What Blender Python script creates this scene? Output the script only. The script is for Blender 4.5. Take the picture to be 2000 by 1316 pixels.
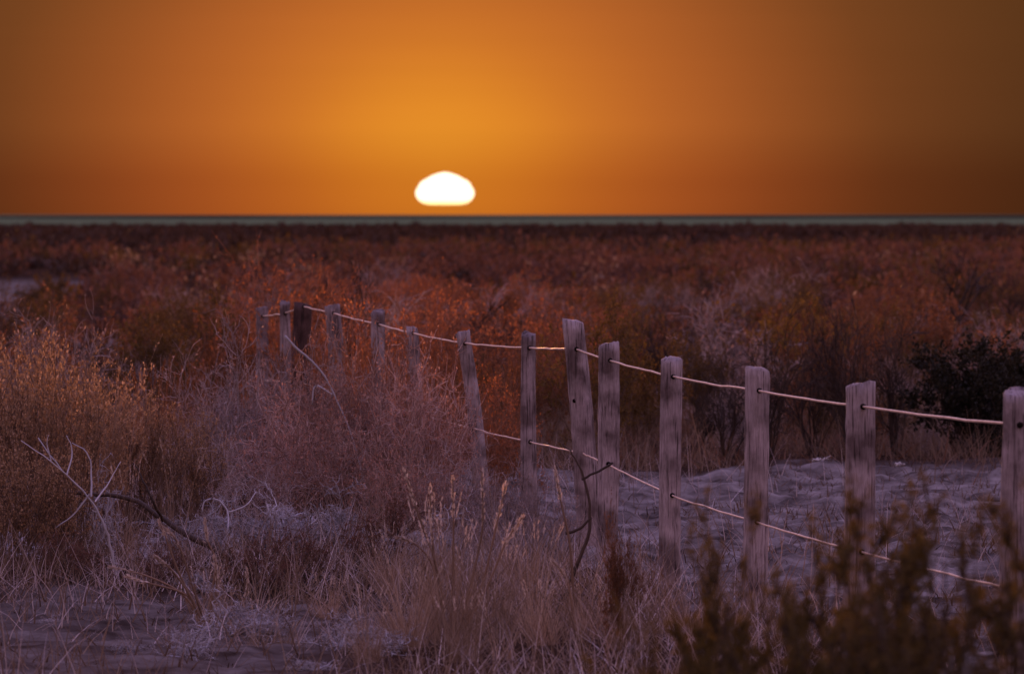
import bpy, math, random
import numpy as np
from mathutils import Vector, Matrix

# ------------------------------------------------------------------ scene, camera, sky, sun
for o in list(bpy.data.objects):
    bpy.data.objects.remove(o)
scene = bpy.context.scene
COL = scene.collection
R = math.radians

PXF = 12996.0                 # focal length in pixels of the 2000 px wide photograph (long telephoto)
EYE = 1.9                     # camera height over the ground by the fence
HORIZON_PX = 417.0            # image row of eye level
PITCH = math.atan((658.0 - HORIZON_PX) / PXF)

cam_data = bpy.data.cameras.new('camera')
cam_data.sensor_width = 36.0
cam_data.lens = 36.0 * PXF / 2000.0
cam_data.clip_start = 0.5
cam_data.clip_end = 250000.0
cam_data.dof.use_dof = True
cam_data.dof.focus_distance = 35.0
cam_data.dof.aperture_fstop = 7.5
cam_data.dof.aperture_blades = 9
cam = bpy.data.objects.new('camera', cam_data)
COL.objects.link(cam)
cam.location = (0, 0, EYE)
cam.rotation_euler = (math.pi / 2 - PITCH, 0, 0)
scene.camera = cam

SUN_AZ = (869 - 1000) / PXF               # radians off the view axis, towards -X
SUN_EL = R(1.5)
sun_dir = Vector((math.sin(SUN_AZ) * math.cos(SUN_EL), math.cos(SUN_AZ) * math.cos(SUN_EL), math.sin(SUN_EL)))

world = bpy.data.worlds.new('World')
scene.world = world
world.use_nodes = True
nt = world.node_tree
nt.nodes.clear()


def N(tree, kind, **kw):
    n = tree.nodes.new(kind)
    for k, v in kw.items():
        setattr(n, k, v)
    return n


def ramp(tree, stops, interp='LINEAR'):
    n = tree.nodes.new('ShaderNodeValToRGB')
    n.color_ramp.interpolation = interp
    el = n.color_ramp.elements
    while len(el) < len(stops):
        el.new(0.5)
    for e, (p, c) in zip(el, stops):
        e.position = p
        e.color = (c[0], c[1], c[2], 1)
    return n


def build_world():
    L = nt.links
    tc = N(nt, 'ShaderNodeTexCoord')
    # warm dusty glow round the low sun, drawn out upwards
    squash = N(nt, 'ShaderNodeVectorMath', operation='MULTIPLY')
    squash.inputs[1].default_value = (1, 1, 1.25)
    L.new(tc.outputs['Generated'], squash.inputs[0])
    nrm = N(nt, 'ShaderNodeVectorMath', operation='NORMALIZE')
    L.new(squash.outputs[0], nrm.inputs[0])
    dot = N(nt, 'ShaderNodeVectorMath', operation='DOT_PRODUCT')
    gd = Vector((math.sin(SUN_AZ - 0.001), math.cos(SUN_AZ), R(0.48) * 1.25)).normalized()
    dot.inputs[1].default_value = gd
    L.new(nrm.outputs[0], dot.inputs[0])
    clampd = N(nt, 'ShaderNodeMath', operation='MINIMUM')
    clampd.inputs[1].default_value = 1.0
    L.new(dot.outputs['Value'], clampd.inputs[0])
    ac = N(nt, 'ShaderNodeMath', operation='ARCCOSINE')
    L.new(clampd.outputs[0], ac.inputs[0])
    sc = N(nt, 'ShaderNodeMath', operation='MULTIPLY')
    sc.inputs[1].default_value = 180 / math.pi / 21.5      # 1.0 = 21.5 degrees
    L.new(ac.outputs[0], sc.inputs[0])
    glow = ramp(nt, [(0.0, (.76, .27, .018)), (0.03, (.72, .235, .016)), (0.06, (.56, .155, .016)), (0.095, (.42, .102, .016)),
                     (0.135, (.26, .062, .012)), (0.18, (.112, .031, .0075)), (0.25, (.042, .0135, .0045)), (0.42, (.014, .005, .001)), (1.0, (0, 0, 0))], 'B_SPLINE')
    L.new(sc.outputs[0], glow.inputs[0])
    # dusk sky: brown dust at the horizon, violet-blue overhead
    sep = N(nt, 'ShaderNodeSeparateXYZ')
    L.new(tc.outputs['Generated'], sep.inputs[0])
    grad = ramp(nt, [(0.0, (.022, .010, .004)), (0.04, (.03, .014, .007)), (0.15, (.64, .32, .225)), (0.4, (.68, .44, .58)), (1.0, (.36, .34, .92))])  # sky just above the view brightened to fill posts and plants
    L.new(sep.outputs['Z'], grad.inputs[0])
    add = N(nt, 'ShaderNodeVectorMath', operation='ADD')
    L.new(glow.outputs[0], add.inputs[0])
    L.new(grad.outputs[0], add.inputs[1])
    # faint streaks of dust low in the sky
    mp = N(nt, 'ShaderNodeMapping')
    mp.inputs['Scale'].default_value = (6, 6, 160)
    L.new(tc.outputs['Generated'], mp.inputs[0])
    nz = N(nt, 'ShaderNodeTexNoise')
    nz.inputs['Scale'].default_value = 1.0
    nz.inputs['Detail'].default_value = 2.0
    L.new(mp.outputs[0], nz.inputs['Vector'])
    mr = N(nt, 'ShaderNodeMapRange')
    mr.inputs[3].default_value = 0.94
    mr.inputs[4].default_value = 1.06
    L.new(nz.outputs['Fac'], mr.inputs[0])
    mul = N(nt, 'ShaderNodeVectorMath', operation='SCALE')
    L.new(add.outputs[0], mul.inputs[0])
    L.new(mr.outputs[0], mul.inputs['Scale'])
    layer = N(nt, 'ShaderNodeMapRange', interpolation_type='SMOOTHSTEP')
    layer.inputs[1].default_value = math.sin(R(0.22))
    layer.inputs[2].default_value = math.sin(R(0.80))
    layer.inputs[3].default_value = 0.0
    layer.inputs[4].default_value = 1.0
    dust = ramp(nt, [(0.0, (.80, .68, .70)), (1.0, (1, 1, 1))])
    L.new(layer.outputs[0], dust.inputs[0])
    L.new(sep.outputs['Z'], layer.inputs[0])
    mul2 = N(nt, 'ShaderNodeVectorMath', operation='MULTIPLY')
    L.new(mul.outputs[0], mul2.inputs[0])
    L.new(dust.outputs[0], mul2.inputs[1])
    b1 = N(nt, 'ShaderNodeBackground')
    b1.inputs['Strength'].default_value = 1.0
    L.new(mul2.outputs[0], b1.inputs['Color'])
    sky = N(nt, 'ShaderNodeTexSky', sky_type='NISHITA')
    sky.sun_disc = False
    sky.sun_elevation = SUN_EL
    sky.sun_rotation = SUN_AZ
    sky.air_density = 1.0
    sky.dust_density = 3.0
    b2 = N(nt, 'ShaderNodeBackground')
    b2.inputs['Strength'].default_value = SKY_STRENGTH
    L.new(sky.outputs[0], b2.inputs['Color'])
    ad = N(nt, 'ShaderNodeAddShader')
    L.new(b1.outputs[0], ad.inputs[0])
    L.new(b2.outputs[0], ad.inputs[1])
    out = N(nt, 'ShaderNodeOutputWorld')
    L.new(ad.outputs[0], out.inputs[0])


SKY_STRENGTH = 0.002
build_world()

sun_data = bpy.data.lights.new('sun_lamp', 'SUN')
sun_data.energy = 4.0
sun_data.angle = R(0.53)
sun_data.color = (1.0, 0.40, 0.12)
sun_lamp = bpy.data.objects.new('sun_lamp', sun_data)
COL.objects.link(sun_lamp)
sun_lamp.rotation_euler = sun_dir.to_track_quat('Z', 'Y').to_euler()
sun_lamp.location = (0, 60, 30)

scene.view_settings.view_transform = 'Standard'
scene.view_settings.look = 'None'
scene.view_settings.exposure = 0.0
scene.view_settings.gamma = 1.0
scene.view_settings.use_curve_mapping = False
scene.render.engine = 'CYCLES'
scene.cycles.max_bounces = 6
scene.cycles.diffuse_bounces = 2
scene.cycles.glossy_bounces = 2
scene.cycles.transmission_bounces = 4
scene.cycles.transparent_max_bounces = 4
scene.cycles.use_denoising = True
scene.cycles.caustics_reflective = False
scene.cycles.caustics_refractive = False
scene.cycles.sample_clamp_indirect = 4.0

# ------------------------------------------------------------------ helpers
rng = np.random.default_rng(11)
_cp, _sp = math.cos(PITCH), math.sin(PITCH)


def at(px, py, d):
    """World point seen at photo pixel (px, py) that stands d metres out along +Y."""
    u, v = (px - 1000.0) / PXF, (658.0 - py) / PXF
    dy, dz = _cp + v * _sp, -_sp + v * _cp
    return np.array([u / dy * d, d, EYE + dz / dy * d])


def smooth(a, b, x):
    t = np.clip((np.asarray(x, float) - a) / (b - a), 0, 1)
    return t * t * (3 - 2 * t)


def _hash(ix, iy, seed):
    h = (ix.astype(np.int64) * 374761393 + iy.astype(np.int64) * 668265263 + seed * 974711) & 0x7fffffff
    h = ((h ^ (h >> 13)) * 1274126177) & 0x7fffffff
    return ((h ^ (h >> 16)) & 0xffff) / 65535.0


def vnoise(x, y, seed=0):
    x, y = np.asarray(x, float), np.asarray(y, float)
    ix, iy = np.floor(x), np.floor(y)
    fx, fy = x - ix, y - iy
    fx, fy = fx * fx * (3 - 2 * fx), fy * fy * (3 - 2 * fy)
    a, b = _hash(ix, iy, seed), _hash(ix + 1, iy, seed)
    c, d = _hash(ix, iy + 1, seed), _hash(ix + 1, iy + 1, seed)
    return (a + (b - a) * fx) * (1 - fy) + (c + (d - c) * fx) * fy


def fbm(x, y, seed=0, octaves=4):
    s, a, t = 0, 0.5, 0
    for k in range(octaves):
        s = s + a * vnoise(np.asarray(x) * 2 ** k, np.asarray(y) * 2 ** k, seed + 17 * k)
        t += a
        a *= 0.5
    return s / t


def blob(x, y, cx, cy, rx, ry):
    return np.exp(-(((x - cx) / rx) ** 2 + ((y - cy) / ry) ** 2))


def fence_x(y):
    return 6.08 - 0.1547 * y


def sand_mask(x, y):
    """1 on bare sand: the blown-out patch beyond the fence, the track in front, the far track on the side."""
    x, y = np.asarray(x, float), np.asarray(y, float)
    wob = (fbm(x * 0.9, y * 0.35, 5) - 0.5)
    a = smooth(-0.15, 0.35, x - (fence_x(y) - 0.22) + wob * 1.1) * smooth(49.5, 48.2, y + wob * 4) * smooth(20, 24, y)
    b = smooth(33.6, 32.0, y + wob * 3.0) * smooth(-0.35, -0.9, x + wob * 1.0) * smooth(15, 20, y)
    c = smooth(1.6, 0.8, np.abs(x + 10.6 + (y - 137) * 0.05 + wob * 3)) * smooth(60, 75, y) * smooth(190, 170, y)
    d = blob(x, y, -5.9, 96, 0.9, 6) > 0.4
    return np.clip(a + 0.55 * b + c + d, 0, 1)


def gh(x, y):
    """Ground height."""
    x, y = np.asarray(x, float), np.asarray(y, float)
    z = (fbm(x * 0.35, y * 0.22, 1) - 0.5) * 0.16 * smooth(15, 30, y)
    z = z + (fbm(x * 0.02, y * 0.012, 2, 3) - 0.5) * 0.5 * smooth(60, 260, y) * smooth(850, 600, y)
    z = z + 0.16 * blob(x, y, -1.4, 41, 1.7, 5) + 0.10 * blob(x, y, -4.3, 39, 1.6, 5)
    s = sand_mask(x, y) * smooth(22, 25, y) * smooth(62, 56, y)
    rip = np.abs(2 * fbm(x * 1.3, y * 1.2, 8, 3) - 1) * 0.09 + fbm(x * 6, y * 4, 9, 3) * 0.13
    z = z + s * (rip - 0.08) + (1 - s) * (fbm(x * 4, y * 3, 12, 3) - 0.5) * 0.05 * smooth(90, 60, y)
    edge = 860 + (fbm(x * 0.006 + 3, y * 0, 4, 3) - 0.5) * 90
    z = z - 14.5 * smooth(0, 130, y - edge)
    return z


def mesh_from(name, verts, polys):
    """verts (n,3); polys: list of int arrays (m,k)."""
    me = bpy.data.meshes.new(name)
    verts = np.asarray(verts, np.float32)
    polys = [np.asarray(p, np.int32) for p in polys if len(p)]
    nl = sum(p.size for p in polys)
    npoly = sum(len(p) for p in polys)
    me.vertices.add(len(verts))
    me.vertices.foreach_set('co', verts.ravel())
    me.loops.add(nl)
    me.loops.foreach_set('vertex_index', np.concatenate([p.ravel() for p in polys]))
    me.polygons.add(npoly)
    sizes = np.concatenate([np.full(len(p), p.shape[1], np.int32) for p in polys])
    starts = np.concatenate([[0], np.cumsum(sizes)[:-1]]).astype(np.int32)
    me.polygons.foreach_set('loop_start', starts)
    me.update(calc_edges=True)
    return me


class Geo:
    """Collects triangles and quads for one mesh."""

    def __init__(self):
        self.v, self.q, self.t, self.n = [], [], [], 0

    def add(self, v, quads=None, tris=None):
        v = np.asarray(v, float).reshape(-1, 3)
        self.v.append(v)
        if quads is not None and len(quads):
            self.q.append(np.asarray(quads) + self.n)
        if tris is not None and len(tris):
            self.t.append(np.asarray(tris) + self.n)
        self.n += len(v)

    def tube(self, pts, rad, k=3):
        pts = np.asarray(pts, float)
        n = len(pts)
        rad = np.broadcast_to(np.asarray(rad, float), (n,))
        tan = np.gradient(pts, axis=0)
        tan /= np.linalg.norm(tan, axis=1, keepdims=True) + 1e-9
        m = tan.mean(0)
        ref = np.array([1.0, 0, 0]) if abs(m[0]) < 0.6 else np.array([0, 0, 1.0])
        a = np.cross(tan, ref)
        a /= np.linalg.norm(a, axis=1, keepdims=True) + 1e-9
        b = np.cross(tan, a)
        ang = np.arange(k) * 2 * math.pi / k
        ring = a[:, None, :] * np.cos(ang)[None, :, None] + b[:, None, :] * np.sin(ang)[None, :, None]
        v = pts[:, None, :] + ring * rad[:, None, None]
        i = np.arange(n - 1)[:, None] * k
        j = np.arange(k)[None, :]
        j2 = (j + 1) % k
        q = np.stack([i + j, i + j2, i + k + j2, i + k + j], -1).reshape(-1, 4)
        self.add(v, q)
        if k > 3:
            self.t.append(np.array([[self.n - k, self.n - k + x, self.n - k + x + 1] for x in range(1, k - 1)]))

    def ribbons(self, P, W, side):
        """P (n,s,3) centre lines, W (n,s) half widths, side (n,3) width direction."""
        n, s, _ = P.shape
        off = side[:, None, :] * W[:, :, None]
        v = np.stack([P - off, P + off], 2).reshape(n * s * 2, 3)
        base = (np.arange(n) * s * 2)[:, None] + (np.arange(s - 1) * 2)[None, :]
        q = np.stack([base, base + 1, base + 3, base + 2], -1).reshape(-1, 4)
        self.add(v, q)

    def leaves(self, C, D, size, rg, aspect=0.5):
        """Diamond leaves at C (n,3) pointing along D (n,3)."""
        n = len(C)
        if not n:
            return
        D = D / (np.linalg.norm(D, axis=1, keepdims=True) + 1e-9)
        r = rg.normal(size=(n, 3))
        S = np.cross(D, r)
        S /= np.linalg.norm(S, axis=1, keepdims=True) + 1e-9
        size = np.broadcast_to(size, (n,))[:, None]
        m = C + D * size * 0.5
        v = np.stack([C, m + S * size * aspect * 0.5, C + D * size, m - S * size * aspect * 0.5], 1).reshape(-1, 3)
        q = np.arange(n * 4).reshape(n, 4)
        self.add(v, q)

    def mesh(self, name):
        return mesh_from(name, np.concatenate(self.v), [np.concatenate(x) for x in (self.q, self.t) if x])


def link(name, me, mat, parent=None):
    o = bpy.data.objects.new(name, me)
    COL.objects.link(o)
    if mat is not None:
        me.materials.clear()
        me.materials.append(mat)
    if parent is not None:
        o.parent = parent
    return o


def tag(o, label=None, cat=None, group=None, kind=None):
    if label:
        o['label'] = label
    if cat:
        o['category'] = cat
    if group:
        o['group'] = group
    if kind:
        o['kind'] = kind
    return o


def thing(name, label, cat, loc=(0, 0, 0), rz=0.0, scale=(1, 1, 1), group=None):
    o = bpy.data.objects.new(name, None)
    o.empty_display_size = 0.1
    COL.objects.link(o)
    o.location = loc
    o.rotation_euler = (0, 0, rz)
    o.scale = scale
    return tag(o, label, cat, group)


def plant(parts, name, label, cat, px, d, height=None, top=None, rz=None, width=1.0, group=None, sink=0.02, tilt=0.0):
    """One plant: an Empty at its base with its parts. parts: [(part name, mesh, material)], built about 1 m tall.
    top = photo row of its tip (gives the real height at distance d)."""
    base = at(px, 700, d)
    z = float(gh(base[0], d))
    if height is None:
        height = float(at(px, top, d)[2]) - z
    if rz is None:
        rz = float(rng.uniform(0, 6.28))
    e = thing(name, label, cat, (base[0], d, z - sink), rz, (height * width, height * width, height), group)
    e.rotation_euler = (tilt, 0, rz)
    for pn, me, mat in parts:
        c = link(pn, me, None, e)
        if pn != 'branches':
            c['kind'] = 'stuff'
    return e


# ------------------------------------------------------------------ materials
def mat_new(name):
    m = bpy.data.materials.new(name)
    m.use_nodes = True
    m.node_tree.nodes.clear()
    return m, m.node_tree


def plant_material(name, colours, translucent=0.35, forward=0.10, rough=0.7, shade=0.5):
    """Dry plant tissue: diffuse + light coming through it, with the forward lobe thin dry leaves have."""
    m, t = mat_new(name)
    L = t.links
    geo = N(t, 'ShaderNodeNewGeometry')
    info = N(t, 'ShaderNodeObjectInfo')
    st = [(i / (len(colours) - 1) if len(colours) > 1 else 0.0, c) for i, c in enumerate(colours)]
    cr = ramp(t, st)
    L.new(geo.outputs['Random Per Island'], cr.inputs[0])
    hsv = N(t, 'ShaderNodeHueSaturation')
    L.new(cr.outputs[0], hsv.inputs['Color'])
    mr = N(t, 'ShaderNodeMapRange')
    mr.inputs[3].default_value = 1 - shade * 0.5
    mr.inputs[4].default_value = 1 + shade * 0.5
    L.new(info.outputs['Random'], mr.inputs[0])
    L.new(mr.outputs[0], hsv.inputs['Value'])
    p = N(t, 'ShaderNodeBsdfPrincipled')
    p.inputs['Roughness'].default_value = rough
    p.inputs['Specular IOR Level'].default_value = 0.25
    L.new(hsv.outputs[0], p.inputs['Base Color'])
    tr = N(t, 'ShaderNodeBsdfTranslucent')
    L.new(hsv.outputs[0], tr.inputs['Color'])
    m1 = N(t, 'ShaderNodeMixShader')
    m1.inputs[0].default_value = translucent
    L.new(p.outputs[0], m1.inputs[1])
    L.new(tr.outputs[0], m1.inputs[2])
    last = m1
    if forward > 0:
        rf = N(t, 'ShaderNodeBsdfRefraction')
        rf.inputs['Roughness'].default_value = 0.3
        rf.inputs['IOR'].default_value = 1.3
        L.new(hsv.outputs[0], rf.inputs['Color'])
        m2 = N(t, 'ShaderNodeMixShader')
        m2.inputs[0].default_value = forward
        L.new(m1.outputs[0], m2.inputs[1])
        L.new(rf.outputs[0], m2.inputs[2])
        last = m2
    out = N(t, 'ShaderNodeOutputMaterial')
    L.new(last.outputs[0], out.inputs[0])
    return m


def wood_material(name, c0, c1, dark):
    m, t = mat_new(name)
    L = t.links
    tc = N(t, 'ShaderNodeTexCoord')
    info = N(t, 'ShaderNodeObjectInfo')
    off = N(t, 'ShaderNodeVectorMath', operation='SCALE')
    off.inputs[0].default_value = (7, 13, 29)
    L.new(info.outputs['Random'], off.inputs['Scale'])
    va = N(t, 'ShaderNodeVectorMath', operation='ADD')
    L.new(tc.outputs['Object'], va.inputs[0])
    L.new(off.outputs[0], va.inputs[1])
    mp = N(t, 'ShaderNodeMapping')
    mp.inputs['Scale'].default_value = (1, 1, 0.045)
    L.new(va.outputs[0], mp.inputs[0])
    g = N(t, 'ShaderNodeTexNoise')
    g.inputs['Scale'].default_value = 90
    g.inputs['Detail'].default_value = 5
    g.inputs['Roughness'].default_value = 0.65
    L.new(mp.outputs[0], g.inputs['Vector'])
    big = N(t, 'ShaderNodeTexNoise')
    big.inputs['Scale'].default_value = 6
    big.inputs['Detail'].default_value = 4
    L.new(va.outputs[0], big.inputs['Vector'])
    cr = ramp(t, [(0.36, dark), (0.43, c0), (0.52, c1), (0.60, c0), (0.68, [c * 1.15 for c in c1])])
    L.new(g.outputs['Fac'], cr.inputs[0])
    cr2 = ramp(t, [(0.34, (.36, .31, .30)), (0.5, (.85, .82, .82)), (0.66, (1.25, 1.22, 1.25))])
    L.new(big.outputs['Fac'], cr2.inputs[0])
    mul = N(t, 'ShaderNodeVectorMath', operation='MULTIPLY')
    L.new(cr.outputs[0], mul.inputs[0])
    L.new(cr2.outputs[0], mul.inputs[1])
    p = N(t, 'ShaderNodeBsdfPrincipled')
    p.inputs['Roughness'].default_value = 0.8
    p.inputs['Specular IOR Level'].default_value = 0.2
    L.new(mul.outputs[0], p.inputs['Base Color'])
    bp = N(t, 'ShaderNodeBump')
    bp.inputs['Strength'].default_value = 0.6
    bp.inputs['Distance'].default_value = 0.006
    L.new(g.outputs['Fac'], bp.inputs['Height'])
    L.new(bp.outputs[0], p.inputs['Normal'])
    out = N(t, 'ShaderNodeOutputMaterial')
    L.new(p.outputs[0], out.inputs[0])
    return m


def plain_material(name, col, rough=0.7, metal=0.0, spec=0.3):
    m, t = mat_new(name)
    p = N(t, 'ShaderNodeBsdfPrincipled')
    nz = N(t, 'ShaderNodeTexNoise')
    nz.inputs['Scale'].default_value = 25
    tc = N(t, 'ShaderNodeTexCoord')
    t.links.new(tc.outputs['Object'], nz.inputs['Vector'])
    cr = ramp(t, [(0.3, [c * 0.8 for c in col]), (0.7, [min(1, c * 1.15) for c in col])])
    t.links.new(nz.outputs['Fac'], cr.inputs[0])
    t.links.new(cr.outputs[0], p.inputs['Base Color'])
    p.inputs['Roughness'].default_value = rough
    p.inputs['Metallic'].default_value = metal
    p.inputs['Specular IOR Level'].default_value = spec
    out = N(t, 'ShaderNodeOutputMaterial')
    t.links.new(p.outputs[0], out.inputs[0])
    return m


def ground_material():
    m, t = mat_new('sandy_ground')
    L = t.links
    tc = N(t, 'ShaderNodeTexCoord')
    at_ = N(t, 'ShaderNodeAttribute', attribute_name='sand')
    n1 = N(t, 'ShaderNodeTexNoise')
    n1.inputs['Scale'].default_value = 3.0
    n1.inputs['Detail'].default_value = 8
    n1.inputs['Roughness'].default_value = 0.65
    L.new(tc.outputs['Object'], n1.inputs['Vector'])
    sand = ramp(t, [(0.36, (.055, .043, .038)), (0.5, (.165, .138, .126)), (0.64, (.30, .262, .245))])
    L.new(n1.outputs['Fac'], sand.inputs[0])
    n2 = N(t, 'ShaderNodeTexNoise')
    n2.inputs['Scale'].default_value = 0.25
    n2.inputs['Detail'].default_value = 6
    L.new(tc.outputs['Object'], n2.inputs['Vector'])
    soil = ramp(t, [(0.3, (.028, .016, .011)), (0.5, (.048, .027, .018)), (0.7, (.085, .046, .03))])
    L.new(n2.outputs['Fac'], soil.inputs[0])
    mx = N(t, 'ShaderNodeMix', data_type='RGBA')
    L.new(at_.outputs['Fac'], mx.inputs[0])
    L.new(soil.outputs[0], mx.inputs[6])
    L.new(sand.outputs[0], mx.inputs[7])
    p = N(t, 'ShaderNodeBsdfPrincipled')
    p.inputs['Roughness'].default_value = 1.0
    p.inputs['Specular IOR Level'].default_value = 0.0
    L.new(mx.outputs[2], p.inputs['Base Color'])
    n3 = N(t, 'ShaderNodeTexNoise')
    n3.inputs['Scale'].default_value = 26
    n3.inputs['Detail'].default_value = 6
    L.new(tc.outputs['Object'], n3.inputs['Vector'])
    bp = N(t, 'ShaderNodeBump')
    bp.inputs['Strength'].default_value = 0.7
    bp.inputs['Distance'].default_value = 0.03
    L.new(n3.outputs['Fac'], bp.inputs['Height'])
    L.new(bp.outputs[0], p.inputs['Normal'])
    out = N(t, 'ShaderNodeOutputMaterial')
    L.new(p.outputs[0], out.inputs[0])
    return m


def sea_material():
    m, t = mat_new('grey_green_sea')
    L = t.links
    tc = N(t, 'ShaderNodeTexCoord')
    nz = N(t, 'ShaderNodeTexNoise')
    nz.inputs['Scale'].default_value = 0.004
    nz.inputs['Detail'].default_value = 5
    L.new(tc.outputs['Object'], nz.inputs['Vector'])
    cr = ramp(t, [(0.35, (.11, .145, .075)), (0.65, (.135, .17, .088))])
    L.new(nz.outputs['Fac'], cr.inputs[0])
    p = N(t, 'ShaderNodeBsdfDiffuse')
    L.new(cr.outputs[0], p.inputs['Color'])
    gl = N(t, 'ShaderNodeBsdfGlossy')
    gl.inputs['Roughness'].default_value = 0.35
    gl.inputs['Color'].default_value = (.5, .5, .5, 1)
    mx = N(t, 'ShaderNodeMixShader')
    mx.inputs[0].default_value = 0.0
    L.new(p.outputs[0], mx.inputs[1])
    L.new(gl.outputs[0], mx.inputs[2])
    out = N(t, 'ShaderNodeOutputMaterial')
    L.new(mx.outputs[0], out.inputs[0])
    return m


def sun_material():
    m, t = mat_new('sun_fire')
    e = N(t, 'ShaderNodeEmission')
    tc = N(t, 'ShaderNodeTexCoord')
    sp = N(t, 'ShaderNodeSeparateXYZ')
    t.links.new(tc.outputs['Generated'], sp.inputs[0])
    cr = ramp(t, [(0.0, (1, .72, .25)), (0.22, (1, .88, .6)), (1.0, (1, .9, .66))])      # the low limb shines through more air
    t.links.new(sp.outputs['Z'], cr.inputs[0])
    t.links.new(cr.outputs[0], e.inputs['Color'])
    e.inputs['Strength'].default_value = 2.0
    out = N(t, 'ShaderNodeOutputMaterial')
    t.links.new(e.outputs[0], out.inputs[0])
    return m


M = {
    'straw': plant_material('straw', [(.34, .22, .14), (.46, .32, .22), (.26, .16, .10), (.54, .40, .30)], 0.30, 0.0),
    'rust_grass': plant_material('rust_grass', [(.24, .10, .048), (.33, .15, .075), (.17, .07, .034), (.40, .21, .12)], 0.35, 0.0),
    'dull_straw': plant_material('dull_straw', [(.20, .125, .08), (.30, .20, .135), (.13, .08, .05), (.40, .29, .21)], 0.3, 0.0),
    'pale_twig': plant_material('pale_twig', [(.14, .09, .08), (.52, .42, .40), (.26, .18, .16), (.64, .54, .53), (.20, .14, .12)], 0.2, 0.0),
    'pale_leaf': plant_material('pale_leaf', [(.22, .12, .095), (.50, .32, .26), (.15, .08, .06), (.60, .44, .39)], 0.35, 0.0),
    'warm_twig': plant_material('warm_twig', [(.26, .10, .045), (.42, .19, .10), (.16, .06, .03), (.50, .27, .17)], 0.3, 0.0),  # orange deepened to paint a warm glow into the mid-view bushes
    'pink_twig': plant_material('pink_twig', [(.18, .09, .07), (.62, .41, .34), (.32, .18, .14), (.74, .55, .48), (.24, .13, .10)], 0.25, 0.0),
    'pink_leaf': plant_material('pink_leaf', [(.40, .17, .105), (.64, .34, .24), (.25, .095, .055), (.72, .44, .34)], 0.4, 0.0),
    'grey_twig': plant_material('grey_twig', [(.42, .38, .40), (.56, .52, .55), (.30, .265, .27)], 0.1, 0.0),
    'dark_twig': plant_material('dark_twig', [(.045, .03, .024), (.075, .048, .036), (.03, .02, .016)], 0.05, 0.0),
    'brown_twig': plant_material('brown_twig', [(.12, .07, .045), (.18, .11, .07), (.08, .045, .03)], 0.15, 0.0),
    'far_twig': plant_material('far_twig', [(.07, .038, .025), (.10, .055, .035), (.048, .027, .018)], 0.15, 0.0),
    'olive_leaf': plant_material('olive_leaf', [(.11, .065, .018), (.16, .095, .024), (.075, .045, .013), (.20, .11, .03)], 0.32, 0.0),
    'yellow_leaf': plant_material('yellow_leaf', [(.22, .13, .02), (.30, .17, .03), (.15, .09, .015)], 0.35, 0.0),
    'rust_leaf': plant_material('rust_leaf', [(.20, .078, .032), (.28, .115, .048), (.13, .052, .02), (.34, .155, .07)], 0.35, 0.0),
    'evergreen_leaf': plant_material('evergreen_leaf', [(.020, .018, .008), (.035, .029, .013), (.013, .012, .006)], 0.15, 0.0),
    'fore_leaf': plant_material('fore_leaf', [(.09, .06, .016), (.13, .086, .022), (.06, .041, .012)], 0.3, 0.0),
    'scrub_leaf': plant_material('scrub_leaf', [(.14, .062, .042), (.20, .092, .06), (.095, .042, .03), (.25, .13, .09)], 0.3, 0.0),
    'warm_leaf': plant_material('warm_leaf', [(.50, .15, .045), (.60, .21, .07), (.36, .10, .03), (.66, .29, .12)], 0.5, 0.0),  # saturated orange stands in for the warm flare over the centre
    'weed_leaf': plant_material('weed_leaf', [(.36, .21, .10), (.48, .30, .17), (.24, .13, .06), (.58, .39, .25)], 0.35, 0.0),
    'seed': plant_material('seed', [(.56, .42, .33), (.66, .53, .44), (.46, .33, .25)], 0.25, 0.0),
    'wood': wood_material('weathered_wood', (.27, .215, .21), (.42, .35, .345), (.10, .075, .07)),
    'dark_wood': wood_material('dark_wood', (.075, .042, .038), (.12, .07, .06), (.03, .018, .015)),
    'hole': plain_material('bore_hole', (.012, .008, .007), 0.9, 0, 0.05),
    'wire': plain_material('sun_tinted_wire', (.90, .66, .54), 0.5, 0.6, 0.8),  # peach of the low sun's glint put into the galvanised wire's colour
    'litter': plain_material('bleached_litter', (.60, .55, .52), 0.8),
    'ground': ground_material(),
    'sea': sea_material(),
    'sun': sun_material(),
    'shore': plain_material('far_coast', (.030, .026, .018), 1.0, 0.0, 0.0),
}

# ------------------------------------------------------------------ ground, sea, far coast, sun
def build_ground():
    ys = [-40, -25, -12, -4, 3, 9, 14, 18, 21, 23, 24.5]
    y = 25.5
    while y < 64:
        ys.append(y)
        y += 0.075 if y < 52 else 0.16
    while y < 1250:
        ys.append(y)
        y *= 1.02
    ys = np.array(ys)
    u = np.linspace(-1, 1, 331)
    xs = 0.22 * u + 0.78 * np.sign(u) * np.abs(u) ** 5
    half = np.maximum(34, ys * 0.62)
    X = xs[None, :] * half[:, None]
    Y = np.repeat(ys[:, None], len(u), 1)
    Z = gh(X, Y)
    n, k = X.shape
    v = np.stack([X, Y, Z], -1).reshape(-1, 3)
    i = (np.arange(n - 1) * k)[:, None] + np.arange(k - 1)[None, :]
    q = np.stack([i, i + 1, i + k + 1, i + k], -1).reshape(-1, 4)
    me = mesh_from('ground', v, [q])
    me.polygons.foreach_set('use_smooth', np.ones(len(q), bool))
    a = me.attributes.new('sand', 'FLOAT', 'POINT')
    a.data.foreach_set('value', sand_mask(X, Y).ravel().astype(np.float32))
    tag(link('ground', me, M['ground']), 'sandy scrubland ground running out to the sea', kind='structure')


build_ground()

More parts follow.
